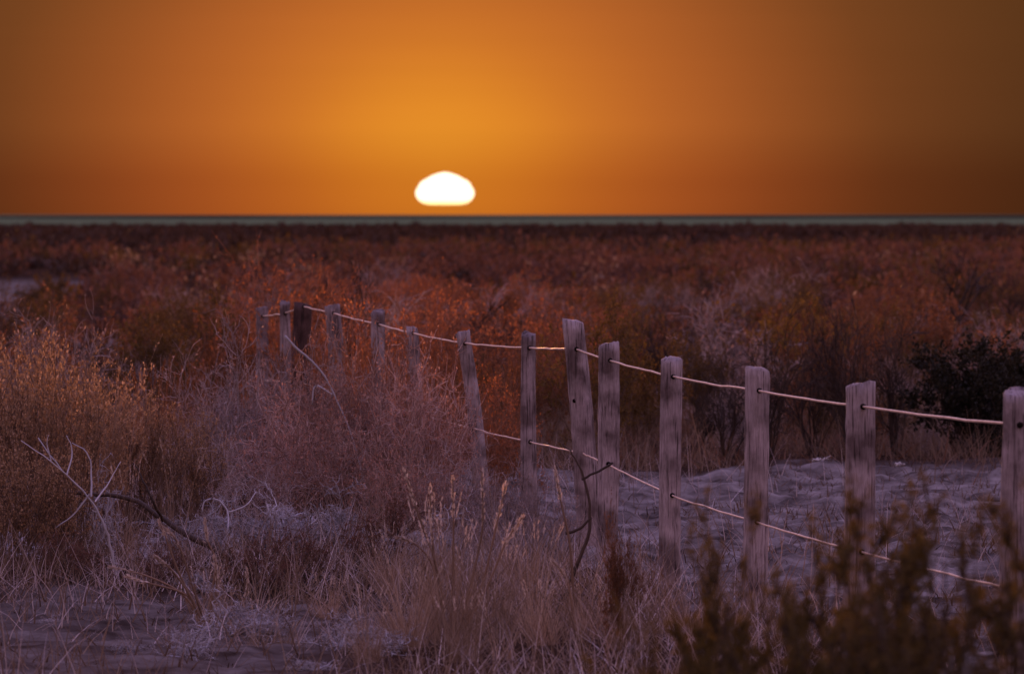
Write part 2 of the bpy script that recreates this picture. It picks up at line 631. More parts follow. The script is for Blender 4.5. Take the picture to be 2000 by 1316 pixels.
sea_me = mesh_from('sea', [(-40000, 700, -12.5), (40000, 700, -12.5), (90000, 70000, -12.5), (-90000, 70000, -12.5)], [np.array([[0, 1, 2, 3]])])
tag(link('sea', sea_me, M['sea']), 'dull grey green sea along the horizon', kind='structure')


def build_coast():
    """Low dark far coast under the sky, a real ridge 20 km off."""
    n = 160
    g = Geo()
    x = np.linspace(-9000, 9000, n)
    h = 3.0 + 9.0 * fbm(x * 0.0011, x * 0, 31, 4)
    d = 20000 + 600 * (fbm(x * 0.0004, x * 0 + 5, 33, 3) - 0.5)
    rows = []
    for dy, f in ((-350, 0.0), (-120, 0.75), (0, 1.0), (200, 0.7), (500, 0.0)):
        rows.append(np.stack([x, d + dy, -13.0 + h * f * smooth(9000, 7000, np.abs(x))], -1))
    v = np.stack(rows)
    i = (np.arange(4) * n)[:, None] + np.arange(n - 1)[None, :]
    q = np.stack([i, i + 1, i + n + 1, i + n], -1).reshape(-1, 4)
    g.add(v, q)
    tag(link('hills', g.mesh('hills'), M['shore']), 'thin dark line of far coast under the sky', kind='structure')


build_coast()


def build_sun():
    """The setting sun, flattened by refraction into a dome with a slightly stepped outline."""
    D = 50000.0
    c = at(869, 376, D)
    px = D / PXF
    prof = [(0, -23.5), (30, -23.3), (43, -20.5), (51, -15), (56, -7), (57, 0), (55.5, 5), (51, 12), (49, 17), (43, 22.5), (39, 24.5), (31, 28.5), (26, 32), (15, 35.5), (12, 37), (4, 38.5), (0, 38.6)]
    k = 48
    g = Geo()
    ang = np.arange(k) * 2 * math.pi / k
    v = [np.stack([r * px * np.cos(ang), r * px * np.sin(ang), np.full(k, h * px)], -1) for r, h in prof[1:-1]]
    n = len(v)
    v = np.concatenate(v)
    i = (np.arange(n - 1) * k)[:, None]
    j = np.arange(k)[None, :]
    j2 = (j + 1) % k
    q = np.stack([i + j, i + j2, i + k + j2, i + k + j], -1).reshape(-1, 4)
    v = np.concatenate([v, [[0, 0, prof[0][1] * px], [0, 0, prof[-1][1] * px]]])
    t = np.concatenate([np.stack([np.full(k, n * k), (np.arange(k) + 1) % k, np.arange(k)], -1),
                        np.stack([np.full(k, n * k + 1), (n - 1) * k + np.arange(k), (n - 1) * k + (np.arange(k) + 1) % k], -1)])
    g.add(v, q, t)
    o = link('sun', g.mesh('sun'), M['sun'])
    o.location = c
    tag(o, 'white flattened disc of the setting sun just above the sea', 'sun')


build_sun()

# ------------------------------------------------------------------ fence
# (px of top, row of top, px at the base, width px, row of upper wire, row of lower wire, dark)
POSTS = [
    (1986, 768, 1984, 56, 829, 1150, 0), (1681, 752, 1676, 57, 793, 1076, 0), (1479, 720, 1471, 47, 762, 1018, 0),
    (1312, 702, 1308, 40, 735, 966, 0), (1189, 673, 1182, 42, 703, 905, 0), (1119, 628, 1152, 44, 681, 884, 0),
    (1032, 655, 1035, 29, 679, 862, 0), (904, 650, 944, 28, 670, 836, 0), (805, 641, 822, 24, 650, 806, 0),
    (738, 610, 746, 28, 633, 790, 0), (649, 598, 664, 30, 611, 765, 0), (592, 595, 592, 34, 598, 748, 1),
    (556, 592, 557, 23, 612, 745, 0), (512, 602, 520, 24, 617, 742, 0)]


def post_distance(px):
    return 79016.0 / (px + 1010.0)


def build_fence():
    fence = thing('fence', 'weathered wooden post and two-strand wire fence crossing the scrub', 'fence', (0, 38, 0))
    inv = Matrix.Translation((0, -38, 0))
    up, low = [], []
    for idx, (tx, ty, bx, w, yu, yl, dark) in enumerate(POSTS):
        rg = np.random.default_rng(100 + idx)
        d = post_distance(tx if abs(tx - bx) < 12 else (tx + bx) / 2)
        top = at(tx, ty, d)
        bxw = at(bx, 1000, d)[0]
        base = np.array([bxw, d, float(gh(bxw, d)) - 0.15])
        r0 = w * d / PXF / 2
        k, rows = 28, 30
        ang = np.arange(k) * 2 * math.pi / k + rg.uniform(0, 6)
        lobe = 1 + 0.06 * np.sin(2 * ang + rg.uniform(0, 6)) + 0.03 * rg.normal(size=k)
        cracks = rg.choice(k, 3, replace=False)
        lobe[cracks] -= rg.uniform(0.14, 0.34, 3)
        hgt = np.linalg.norm(top - base)
        v = []
        bow = rg.normal(size=2) * 0.012
        for j in range(rows):
            f = j / (rows - 1)
            rr = r0 * (1.06 - 0.08 * f) * lobe * (1 + 0.02 * rg.normal(size=k)) * (1 + 0.03 * math.sin(5 * f + idx))
            c = base + (top - base) * f
            c = c + np.array([bow[0], bow[1], 0]) * math.sin(math.pi * f)
            zz = np.zeros(k)
            if j >= rows - 1:
                zz = np.interp(ang % 6.283, np.linspace(0, 6.283, 7), np.append(rg.normal(size=6), 0)) * 0.009 + 0.014 * np.sin(ang + idx * 2.1)
            v.append(np.stack([c[0] + rr * np.cos(ang), c[1] + rr * np.sin(ang), c[2] + zz], -1))
        # worn, slightly domed top
        c = top.copy()
        v.append(np.stack([c[0] + 0.86 * r0 * lobe * np.cos(ang), c[1] + 0.86 * r0 * lobe * np.sin(ang), c[2] + 0.004 + 0.012 * np.sin(ang + idx * 2.1) + rg.normal(size=k) * 0.003], -1))
        v.append(np.stack([c[0] + 0.35 * r0 * np.cos(ang), c[1] + 0.35 * r0 * np.sin(ang), np.full(k, c[2] + 0.010)], -1))
        V = np.concatenate(v) - base
        nrow = rows + 2
        i = (np.arange(nrow - 1) * k)[:, None]
        jj = np.arange(k)[None, :]
        j2 = (jj + 1) % k
        q = np.stack([i + jj, i + j2, i + k + j2, i + k + jj], -1).reshape(-1, 4)
        g = Geo()
        g.add(V, q, [[(nrow - 1) * k, (nrow - 1) * k + a, (nrow - 1) * k + a + 1] for a in range(1, k - 1)])
        po = link('post', g.mesh('post'), M['dark_wood'] if dark else M['wood'], fence)
        po.location = base - np.array([0, 38, 0])
        if dark:
            po['label'] = 'dark brown post, almost black beside the pale ones'
        if idx == 5:
            po['label'] = 'tall leaning post standing above its neighbours'
        for yy, acc in ((yu, up), (yl, low)):
            fz = (float(at(tx, yy, d)[2]) - base[2]) / (top[2] - base[2])
            p = base + (top - base) * fz
            acc.append(p)
            # drilled hole where the wire comes out of the near face
            h = Geo()
            dirv = np.array([0.152, -0.988, 0])
            q0 = p + dirv * r0 * 0.6 - base
            q1 = p + dirv * (r0 * 1.06 + 0.002) - base
            h.tube([q0, q1], [0.013, 0.013], 8)
            ho = link('wire_hole', h.mesh('wire_hole'), M['hole'], po)
        if idx == 5:
            h = Geo()
            p = base + (top - base) * ((at(0, 782, d)[2] - base[2]) / (top[2] - base[2]))
            h.tube([p + np.array([-.02, -r0 * .6, 0]) - base, p + np.array([-.02, -r0 * 1.0, 0]) - base], [0.012, 0.012], 8)
            link('knot', h.mesh('knot'), M['hole'], po)
    for acc, r, seed in ((up, 0.0056, 1), (low, 0.0050, 2)):
        rg = np.random.default_rng(seed)
        pts = []
        for a, b in zip(acc[:-1], acc[1:]):
            L = np.linalg.norm(b - a)
            for s in range(10):
                f = s / 10
                p = a + (b - a) * f
                p = p - np.array([0, 0, 4 * f * (1 - f) * 0.0022 * L])
                p = p + np.array([0, 0, 0.0015 * rg.normal()])
                pts.append(p)
        pts.append(acc[-1])
        g = Geo()
        g.tube(np.array(pts) - np.array([0, 38, 0]), r, 6)
        w = link('wire', g.mesh('wire'), M['wire'], fence)
        for pl in w.data.polygons:
            pl.use_smooth = True


build_fence()

# ------------------------------------------------------------------ plant generators (about 1 m tall, base at the origin)
def unit(v):
    return v / (np.linalg.norm(v) + 1e-9)


def grow(rg, out, p, d, length, r, level, prm):
    n = prm.get('seg', 4)
    pts, rad = [p], [r]
    step = length / n
    dd = d.copy()
    for i in range(n):
        dd = unit(dd + rg.normal(size=3) * prm['wiggle'] + np.array([0, 0, prm['up']]))
        p = p + dd * step * rg.uniform(0.8, 1.2)
        pts.append(p)
        rad.append(r * (1 - 0.75 * (i + 1) / n) if level == prm['levels'] else r * (1 - 0.45 * (i + 1) / n))
    out.append((np.array(pts), np.array(rad), level))
    if level < prm['levels']:
        nc = rg.integers(prm['kids'][0], prm['kids'][1] + 1)
        for c in range(nc):
            f = rg.uniform(prm.get('from', 0.25), 1.0) * n
            k = min(int(f), n - 1)
            q = pts[k] + (pts[k + 1] - pts[k]) * (f - k)
            base = unit(pts[k + 1] - pts[k])
            side = unit(np.cross(base, rg.normal(size=3)))
            a = R(rg.uniform(*prm['angle']))
            grow(rg, out, q, unit(base * math.cos(a) + side * math.sin(a)), length * rg.uniform(*prm['ratio']), max(rad[k] * 0.62, prm.get('rmin', 0.0012)), level + 1, prm)


def shrub(seed, stems, length, spread, r, prm, leaf=None, base_r=0.06, sides=3):
    """Returns (branches Geo, leaves Geo or None), scaled to 1 m height."""
    rg = np.random.default_rng(seed)
    out = []
    for s in range(stems):
        a = rg.uniform(0, 2 * math.pi)
        tilt = spread * math.sqrt(rg.uniform(0, 1))
        d = np.array([math.cos(a) * math.sin(tilt), math.sin(a) * math.sin(tilt), math.cos(tilt)])
        b = np.array([math.cos(a), math.sin(a), 0]) * base_r * rg.uniform(0, 1)
        grow(rg, out, b, d, length * rg.uniform(0.7, 1.1), r * rg.uniform(0.7, 1.2), 0, prm)
    zmax = np.percentile(np.concatenate([o[0][:, 2] for o in out]), 99.7)
    k = 1.0 / zmax
    g = Geo()
    lg = Geo() if leaf else None
    C, D = [], []
    for pts, rad, lev in out:
        pts = pts * k
        pts[:, 2] = np.maximum(pts[:, 2], 0.003)
        g.tube(pts, rad, sides)
        if leaf and lev >= leaf['level']:
            for _ in range(rg.poisson(leaf['n'])):
                f = rg.uniform(0.1, 1.0) * (len(pts) - 1)
                i = min(int(f), len(pts) - 2)
                C.append(pts[i] + (pts[i + 1] - pts[i]) * (f - i) + rg.normal(size=3) * leaf.get('jit', 0.004))
                D.append(unit(pts[i + 1] - pts[i]) * 0.8 + rg.normal(size=3) * 0.7 + np.array([0, 0, 0.3]))
    if leaf and C:
        C, D = np.array(C), np.array(D)
        lg.leaves(C, D, leaf['size'] * rg.uniform(0.6, 1.3, len(C)), rg, leaf.get('aspect', 0.5))
    return g, lg


def bladed(seed, n, spread, lean, width, base_r, heads=0, curl=0.6, hmin=0.35, s=6):
    """Grass tussock 1 m tall: (blades Geo, seed heads Geo or None)."""
    rg = np.random.default_rng(seed)
    a = rg.uniform(0, 2 * math.pi, n)
    rr = base_r * np.sqrt(rg.uniform(0, 1, n))
    h = rg.uniform(hmin, 1.0, n) ** 0.8
    tilt = np.abs(rg.normal(0, spread, n))
    az = a + rg.normal(0, 0.8, n)
    t = np.linspace(0, 1, s)
    bend = (tilt[:, None] + (lean + curl * rg.uniform(0, 1, n) ** 2)[:, None] * t[None, :] ** 1.5)
    st = h[:, None] / (s - 1)
    dx = np.cumsum(np.sin(bend) * st, 1) - np.sin(bend[:, :1]) * st
    dz = np.cumsum(np.cos(bend) * st, 1) - np.cos(bend[:, :1]) * st
    P = np.stack([np.cos(az)[:, None] * dx + (rr * np.cos(a))[:, None], np.sin(az)[:, None] * dx + (rr * np.sin(a))[:, None], dz], -1)
    P += rg.normal(size=P.shape) * 0.006 * t[None, :, None]
    W = width * rg.uniform(0.5, 1.2, n)[:, None] * (1 - 0.8 * t[None, :] ** 1.5)
    yaw = rg.uniform(0, math.pi, n)
    side = np.stack([np.cos(yaw), np.sin(yaw), np.zeros(n)], -1)
    g = Geo()
    g.ribbons(P, W, side)
    hg = None
    if heads:
        hg = Geo()
        idx = np.argsort(-P[:, -1, 2])[:heads]
        for i in idx:
            tip, d = P[i, -1], unit(P[i, -1] - P[i, -3])
            m = 22
            f = rg.uniform(-0.16, 0.02, m)
            C = tip + d * f[:, None] + rg.normal(size=(m, 3)) * 0.004
            D = np.tile(d, (m, 1)) + rg.normal(size=(m, 3)) * 0.25
            hg.leaves(C, D, 0.035 * rg.uniform(0.6, 1.3, m), rg, 0.28)
    return g, hg


def as_parts(name, g, gm, lg=None, lm=None, gname='branches', lname='leaves'):
    me = g.mesh(name + '_' + gname)
    me.materials.append(M[gm])
    res = [(gname, me, None)]
    if lg is not None and lg.n:
        ml = lg.mesh(name + '_' + lname)
        ml.materials.append(M[lm])
        res.append((lname, ml, None))
    return res


BARE = dict(levels=3, seg=4, wiggle=0.20, up=0.10, kids=(3, 5), angle=(22, 55), ratio=(0.42, 0.68), rmin=0.0034)
FINE = dict(levels=3, seg=4, wiggle=0.24, up=0.03, kids=(3, 4), angle=(20, 60), ratio=(0.44, 0.70), rmin=0.0030)
LEAFY = dict(levels=3, seg=4, wiggle=0.18, up=0.08, kids=(3, 5), angle=(22, 55), ratio=(0.40, 0.62), rmin=0.0016)

PROTO = {}
for i in range(3):
    PROTO['bare%d' % i] = as_parts('bare', *(lambda gl: (gl[0], 'dark_twig'))(shrub(20 + i, 8, 0.62, 0.55, 0.014, BARE)))
for i in range(4):
    g, l = shrub(40 + i, 26, 0.55, 1.0, 0.006, FINE, dict(level=3, n=1.3, size=0.026, aspect=0.4, jit=0.004), base_r=0.12)
    PROTO['dry%d' % i] = as_parts('dry', g, 'pale_twig', l, 'pale_leaf')
for i in range(2):
    g, l = shrub(50 + i, 24, 0.55, 0.9, 0.006, FINE, dict(level=3, n=2.4, size=0.026, aspect=0.4, jit=0.004), base_r=0.12)
    PROTO['warm%d' % i] = as_parts('warm', g, 'warm_twig', l, 'warm_leaf')  # bushes with the centre glow painted into twig and leaf colour
    g, l = shrub(55 + i, 24, 0.55, 0.9, 0.006, FINE, dict(level=3, n=2.0, size=0.025, aspect=0.4, jit=0.004), base_r=0.12)
    PROTO['pink%d' % i] = as_parts('pink', g, 'pink_twig', l, 'pink_leaf')
for i in range(3):
    g, l = shrub(60 + i, 13, 0.6, 0.75, 0.008, LEAFY, dict(level=2, n=5, size=0.026, aspect=0.5))
    PROTO['olive%d' % i] = as_parts('olive', g, 'brown_twig', l, 'olive_leaf')
for i in range(3):
    g, l = shrub(80 + i, 14, 0.6, 0.7, 0.007, LEAFY, dict(level=2, n=4, size=0.028, aspect=0.45))
    PROTO['rust%d' % i] = as_parts('rust', g, 'brown_twig', l, 'rust_leaf')
g, l = shrub(90, 14, 0.6, 0.75, 0.007, LEAFY, dict(level=2, n=5, size=0.026))
PROTO['yellow0'] = as_parts('yellow', g, 'brown_twig', l, 'yellow_leaf')
g, l = shrub(92, 14, 0.55, 1.0, 0.009, LEAFY, dict(level=2, n=4, size=0.032))
PROTO['shade_shrub0'] = as_parts('hollow', g, 'dark_twig', l, 'scrub_leaf')  # dark shrub standing in for shade in the hollows
g, l = shrub(95, 26, 0.5, 1.2, 0.010, LEAFY, dict(level=2, n=9, size=0.035, aspect=0.6, jit=0.012), base_r=0.3)
PROTO['evergreen0'] = as_parts('evergreen', g, 'dark_twig', l, 'evergreen_leaf')
for i in range(3):
    g, l = shrub(110 + i, 9, 0.72, 0.42, 0.007, dict(levels=2, seg=7, wiggle=0.12, up=0.06, kids=(8, 12), angle=(25, 60), ratio=(0.22, 0.42), rmin=0.003), dict(level=0, n=15, size=0.018, aspect=0.5, jit=0.008), base_r=0.14)
    PROTO['fore%d' % i] = as_parts('fore', g, 'dark_twig', l, 'fore_leaf')
for i in range(2):
    g, l = shrub(120 + i, 3, 0.85, 0.34, 0.008, dict(levels=2, seg=8, wiggle=0.10, up=0.05, kids=(8, 12), angle=(30, 65), ratio=(0.16, 0.34), rmin=0.004), dict(level=0, n=22, size=0.018, aspect=0.5, jit=0.008), base_r=0.05)
    PROTO['sprig%d' % i] = as_parts('sprig', g, 'dark_twig', l, 'fore_leaf')
for i in range(3):
    g, h = bladed(130 + i, 260, 0.46, 0.2, 0.0042, 0.18, heads=9, curl=1.2)
    PROTO['straw%d' % i] = as_parts('straw_tussock', g, 'straw', h, 'seed', 'blades', 'seed_heads')
for i in range(2):
    g, h = bladed(180 + i, 40, 0.42, 0.25, 0.0055, 0.14, heads=6, curl=1.1, hmin=0.5, s=8)
    PROTO['long%d' % i] = as_parts('long_grass', g, 'straw', h, 'seed', 'blades', 'seed_heads')
for i in range(3):
    g, h = bladed(140 + i, 420, 0.42, 0.15, 0.0042, 0.22, heads=30, curl=1.0)
    PROTO['rustgrass%d' % i] = as_parts('rust_tussock', g, 'rust_grass', h, 'rust_leaf', 'blades', 'seed_heads')
for i in range(3):
    # tall weedy stems with many small dry pods, the brown thicket
    g, l = shrub(150 + i, 42, 0.8, 0.34, 0.0045, dict(levels=2, seg=6, wiggle=0.10, up=0.05, kids=(4, 7), angle=(15, 45), ratio=(0.2, 0.4), rmin=0.0016), dict(level=1, n=3.0, size=0.022, aspect=0.6), base_r=0.30)
    PROTO['weed%d' % i] = as_parts('weed', g, 'straw' if i == 2 else 'brown_twig', l, 'weed_leaf')
for i in range(2):
    g, l = shrub(170 + i, 9, 0.6, 1.3, 0.026, dict(levels=3, seg=6, wiggle=0.34, up=0.0, kids=(3, 5), angle=(25, 75), ratio=(0.4, 0.7), rmin=0.0056), base_r=0.05)
    PROTO['dead%d' % i] = as_parts('dead', g, 'grey_twig')

# ------------------------------------------------------------------ plants one can point at
def P(key):
    return PROTO[key]


ORD = ['first', 'second', 'third', 'fourth', 'fifth', 'sixth', 'seventh', 'eighth', 'ninth', 'tenth', 'eleventh', 'twelfth', 'thirteenth', 'fourteenth', 'fifteenth']


def order(items):
    """Rank of each item along the picture, from the left."""
    r = sorted(range(len(items)), key=lambda i: items[i][0])
    return [ORD[r.index(i)] for i in range(len(items))]


# big dark evergreen at the frame edge, and the round one far out
plant(P('evergreen0'), 'evergreen_shrub', 'dense near-black evergreen shrub behind the last fence posts', 'shrub', 1950, 51, top=668, width=1.0)
plant(P('evergreen0'), 'evergreen_shrub', 'dark evergreen shrub half cut off by the frame, beside its denser twin', 'shrub', 2050, 52.5, top=650, width=1.0, rz=1.2)
plant(P('evergreen0'), 'evergreen_shrub', 'small round dark bush alone far out on the plain', 'shrub', 1480, 176, top=515, width=0.78, rz=2.0)
plant(P('evergreen0'), 'evergreen_shrub', 'low dark bush beside the far sandy track', 'shrub', 85, 128, top=545, width=0.9, rz=4.0)

# bare twiggy shrubs standing behind the sand patch
for px, d, top, key, w, lab in [
        (1500, 50.6, 628, 'bare0', 0.75, 'bare dark shrub with forked twigs between the two middle posts'),
        (1590, 51.2, 600, 'bare1', 0.62, 'tall bare dark shrub rising above the wire over the sand'),
        (1668, 50.8, 566, 'bare2', 0.55, 'tallest bare shrub behind the broad post, its twigs fanning upward'),
        (1752, 51.5, 600, 'bare0', 0.7, 'bare shrub with crooked twigs beside the dense evergreen shrub'),
        (1420, 50.8, 680, 'bare1', 0.8, 'low bare twig shrub behind the sand near the reddish post')]:
    plant(P(key), 'bare_shrub', lab, 'shrub', px, d, top=top, width=w)


for i in range(15):
    k = ['olive1', 'bare0', 'rust1', 'bare2', 'olive2', 'dry1', 'bare1', 'rust0'][i % 8]
    plant(P(k), 'leafy_shrub' if k[0] in 'or' else ('dry_bush' if k[0] == 'd' else 'bare_shrub'), ORD[i] + ' low brown shrub from the leaning post along the far edge of the sand', 'shrub',
          1225 + i * 47, 52.5 + (i * 7 % 5) * 0.6, top=715 + (i * 31 % 9) * 9, width=0.75, group='brown shrubs along the sand edge')


def build_tree():
    """Small leafless tree > trunk, crown."""
    d = 74.0
    base = at(1865, 700, d)
    z = float(gh(base[0], d))
    e = thing('bare_tree', 'small leafless tree with a forked trunk beyond the scrub', 'tree', (base[0], d, z))
    top = float(at(0, 522, d)[2]) - z
    rg = np.random.default_rng(7)
    tg = Geo()
    tpts = np.array([[0, 0, -0.05], [0.02, 0, 0.25], [-0.01, 0.02, 0.5], [0.03, 0, 0.48 * top + 0.1]])
    tg.tube(tpts, [0.034, 0.03, 0.027, 0.022], 6)
    link('trunk', tg.mesh('trunk'), M['dark_twig'], e)
    out = []
    for a in (-1.0, -0.5, 0.1, 0.45, 0.9):
        dv = unit(np.array([math.sin(a) * 0.9, rg.normal() * 0.3, math.cos(a)]))
        grow(rg, out, tpts[-1] - np.array([0, 0, rg.uniform(0, 0.15)]), dv, 0.55 * rg.uniform(0.8, 1.1), 0.017, 0, dict(levels=3, seg=4, wiggle=0.2, up=0.08, kids=(3, 5), angle=(20, 50), ratio=(0.45, 0.7), rmin=0.003))
    cg = Geo()
    for pts, rad, lev in out:
        cg.tube(pts, rad)
    link('crown', cg.mesh('crown'), M['dark_twig'], e)


build_tree()

# leafy and rusty shrubs of the middle ground
for px, d, top, key, w, lab in [
        (1160, 49.5, 575, 'olive0', 0.62, 'broad olive brown shrub directly behind the tall leaning post'),
        (1262, 51, 600, 'olive1', 0.60, 'olive brown shrub between the thick post and the reddish post'),
        (1060, 52, 640, 'rust0', 0.62, 'rusty leafed shrub behind the thin upright post'),
        (1530, 62, 572, 'yellow0', 0.7, 'yellowish green shrub above the bare twigs'),
        (1350, 57, 640, 'olive2', 0.7, 'olive shrub behind the wire next to the bare twigs'),
        (1900, 62, 640, 'dry1', 0.75, 'pale dry bush above the dense evergreen shrub'),
        (1790, 64, 640, 'olive1', 0.7, 'brownish shrub in front of the small leafless tree'),
        (345, 57, 566, 'olive2', 0.72, 'dark leafy shrub with a tall stem beside the pale sand spot'),
        (275, 60, 600, 'rust1', 0.7, 'brown leafed shrub behind the weedy thicket'),
        (555, 60, 485, 'warm0', 0.55, 'tall feathery rust shrub above the farthest posts'),
        (690, 62, 488, 'bare2', 0.5, 'thin branched shrub lit red above the farthest wire'),
        (470, 58, 560, 'rust0', 0.7, 'rust coloured shrub next to the last fence post'),
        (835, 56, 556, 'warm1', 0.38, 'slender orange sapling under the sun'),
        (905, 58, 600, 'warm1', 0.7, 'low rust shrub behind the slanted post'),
        (760, 58, 590, 'warm0', 0.7, 'glow-tinted orange shrub behind the far end of the wire')]:
    plant(P(key), 'leafy_shrub' if key[:3] not in ('dry', 'bar') else ('dry_bush' if key[0] == 'd' else 'bare_shrub'), lab, 'shrub', px, d, top=top, width=w)

# pale dry bushes crowding the far fence posts
for px, d, top, key, w, lab in [
        (515, 42.0, 605, 'dry0', 0.62, 'pale mauve dry bush in front of the last two posts'),
        (645, 41.0, 655, 'pink0', 0.62, 'pale dry bush in front of the dark post'),
        (745, 41.0, 610, 'pink1', 0.56, 'pink grey dry bush hiding the foot of the far posts'),
        (440, 42.5, 690, 'dry3', 0.66, 'greyish dry bush at the edge of the weedy thicket'),
        (825, 40.0, 655, 'pink0', 0.56, 'reddish dry bush at the foot of the slanted post'),
        (965, 42.5, 720, 'warm1', 0.50, 'glow-tinted orange dry bush between the slanted and the thin post'),
        (1000, 37.0, 890, 'dry1', 0.7, 'low dry bush around the foot of the thin post'),
        (680, 38.0, 740, 'pink1', 0.66, 'dull dry bush spreading before the far posts'),
        (890, 37.0, 860, 'dry2', 0.7, 'tangled dry bush ahead of the slanted post'),
        (570, 38.5, 735, 'pink1', 0.7, 'mauve dry bush beneath the slanting dead branch'),
        (790, 36.8, 850, 'pink0', 0.7, 'pinkish dry bush in the middle of the brush before the fence'),
        (380, 40.0, 770, 'dry1', 0.66, 'brownish dry bush between the thicket and the grey bushes'),
        (940, 35.0, 960, 'dry0', 0.7, 'low grey dry bush behind the tall straw stalks'),
        (1085, 35.5, 960, 'dry3', 0.6, 'low dry bush at the foot of the leaning post'),
        (480, 37.5, 850, 'dry0', 0.8, 'dull dry bush behind the silvery twigs'),
        (690, 50.5, 570, 'warm1', 0.45, 'feathery glow-tinted orange bush rising between the far posts'),  # extra orange bushes added for warm glow round the far posts
        (870, 47.0, 640, 'warm0', 0.5, 'glow-tinted orange bush behind the wire, left of the slanted post'),
        (600, 52.0, 545, 'warm0', 0.5, 'tall glow-tinted orange bush just behind the dark post')]:
    plant(P(key), 'dry_bush', lab, 'shrub', px, d, top=top, width=w)

# weedy brown thicket at the side
weed_spots = [
        (30, 37.5, 650, 'weed0', 0.62), (110, 36.5, 690, 'weed1', 0.62), (190, 37.5, 700, 'weed2', 0.6), (255, 38.5, 735, 'weed0', 0.6),
        (-60, 38.0, 640, 'weed1', 0.7), (60, 40.5, 640, 'weed2', 0.6), (160, 41.5, 665, 'weed1', 0.6), (330, 38.5, 775, 'weed2', 0.62),
        (20, 35.0, 830, 'weed1', 0.8), (390, 38.0, 800, 'weed0', 0.66), (120, 35.2, 860, 'weed0', 0.75)]
for nth, (px, d, top, key, w) in zip(order(weed_spots), weed_spots):
    plant(P(key), 'weed_clump', nth + ' tall brown weed clump counted from the frame edge, in the thicket', 'weed', px, d, top=top, width=w, group='weed clumps of the brown thicket')
plant(P('dry2'), 'dry_bush', 'pale lilac dry bush rising behind the brown thicket', 'shrub', 105, 47, top=602, width=0.66)
plant(P('dry3'), 'dry_bush', 'low pale dry bush behind the thicket, next to the pale sand spot', 'shrub', 20, 50, top=615, width=0.7)

# dead grey brushwood lying in the front
for px, d, top, key, w, rz, lab in [
        (560, 36.6, 935, 'dead0', 1.2, 0.6, 'tangle of curled silvery dead twigs beside the fallen branch'),
        (440, 36.6, 950, 'dead1', 1.0, 1.4, 'silvery dead twigs heaped over the bend of the fallen branch'),
        (690, 36.2, 930, 'dead1', 1.1, 2.2, 'silvery dead twigs under the dry bushes'),
        (190, 36.6, 890, 'dead0', 0.6, 3.3, 'pale dead twigs poking from the foot of the thicket'),
        (700, 29.0, 1180, 'dead1', 1.9, 4.4, 'dead twigs strewn low on the violet sand beside the straw stalks'),
        (520, 30.2, 1175, 'dead0', 1.9, 5.2, 'low dead twigs next to the plumed stalks on the sand'),
        (250, 29.0, 1235, 'dead0', 2.2, 2.6, 'flat dead twigs on the bare sand in the bottom corner'),
        (90, 31.0, 1190, 'dead1', 2.0, 0.2, 'flat dead twigs on the sand below the thicket'),
        (600, 27.8, 1265, 'dead0', 2.0, 1.1, 'grey dead twigs along the bottom edge of the sand')]:
    plant(P(key), 'dead_brush', lab, 'deadwood', px, d, top=top, width=w, rz=rz)


rd = np.random.default_rng(15)
heap_spots = [(float(rd.uniform(-40, 1180)), float(rd.uniform(28.2, 37.0))) for _ in range(15)]
for nth, (px, d) in zip(order(heap_spots), heap_spots):
    plant(P('dead%d' % rd.integers(2)), 'dead_brush', nth + ' small heap of dead twigs from the left in the brush before the fence', 'deadwood', px, d,
          height=float(rd.uniform(0.16, 0.34)), width=float(rd.uniform(1.0, 1.7)), group='small twig heaps before the fence')
for px, d, top, w, lab in [  # dark shrubs added to stand for deep shade between the brush
        (500, 33.2, 1040, 0.9, 'low dark shrub added as shade in the hollow under the dead vine'),
        (610, 33.8, 1020, 0.9, 'low dark shrub added as shade in the hollow below the silvery twigs'),
        (340, 33.6, 1050, 0.9, 'low dark shrub added as shade under the fallen branch'),
        (150, 34.0, 1030, 0.9, 'low dark shrub added as shade at the foot of the brown thicket'),
        (740, 34.6, 960, 0.8, 'low reddish dark shrub added as shade within the brush before the fence')]:
    plant(P('shade_shrub0'), 'leafy_shrub', lab, 'shrub', px, d, top=top, width=w)


def curve_thing(name, label, cat, d, paths, mat, part='stem', pr=None):
    """A thing made of bent stems, each path = (list of (px, row, depth offset), radius start, radius end)."""
    p0 = paths[0][0][0]
    b = at(p0[0], p0[1], d + p0[2])
    e = thing(name, label, cat, tuple(b))
    for path, r0, r1 in paths:
        c = np.array([at(x, y, d + o) for x, y, o in path])
        # smooth the poly-line
        t = np.linspace(0, len(c) - 1, (len(c) - 1) * 4 + 1)
        s = np.stack([np.interp(t, np.arange(len(c)), c[:, k]) for k in range(3)], -1)
        for _ in range(3):
            s[1:-1] = (s[:-2] + 2 * s[1:-1] + s[2:]) / 4
        s = s + np.random.default_rng(int(path[0][0])).normal(size=s.shape) * r0 * 0.25
        g = Geo()
        g.tube(s - b, np.linspace(r0, r1, len(s)), 5)
        link(part, g.mesh(part), M[mat], e)
    return e


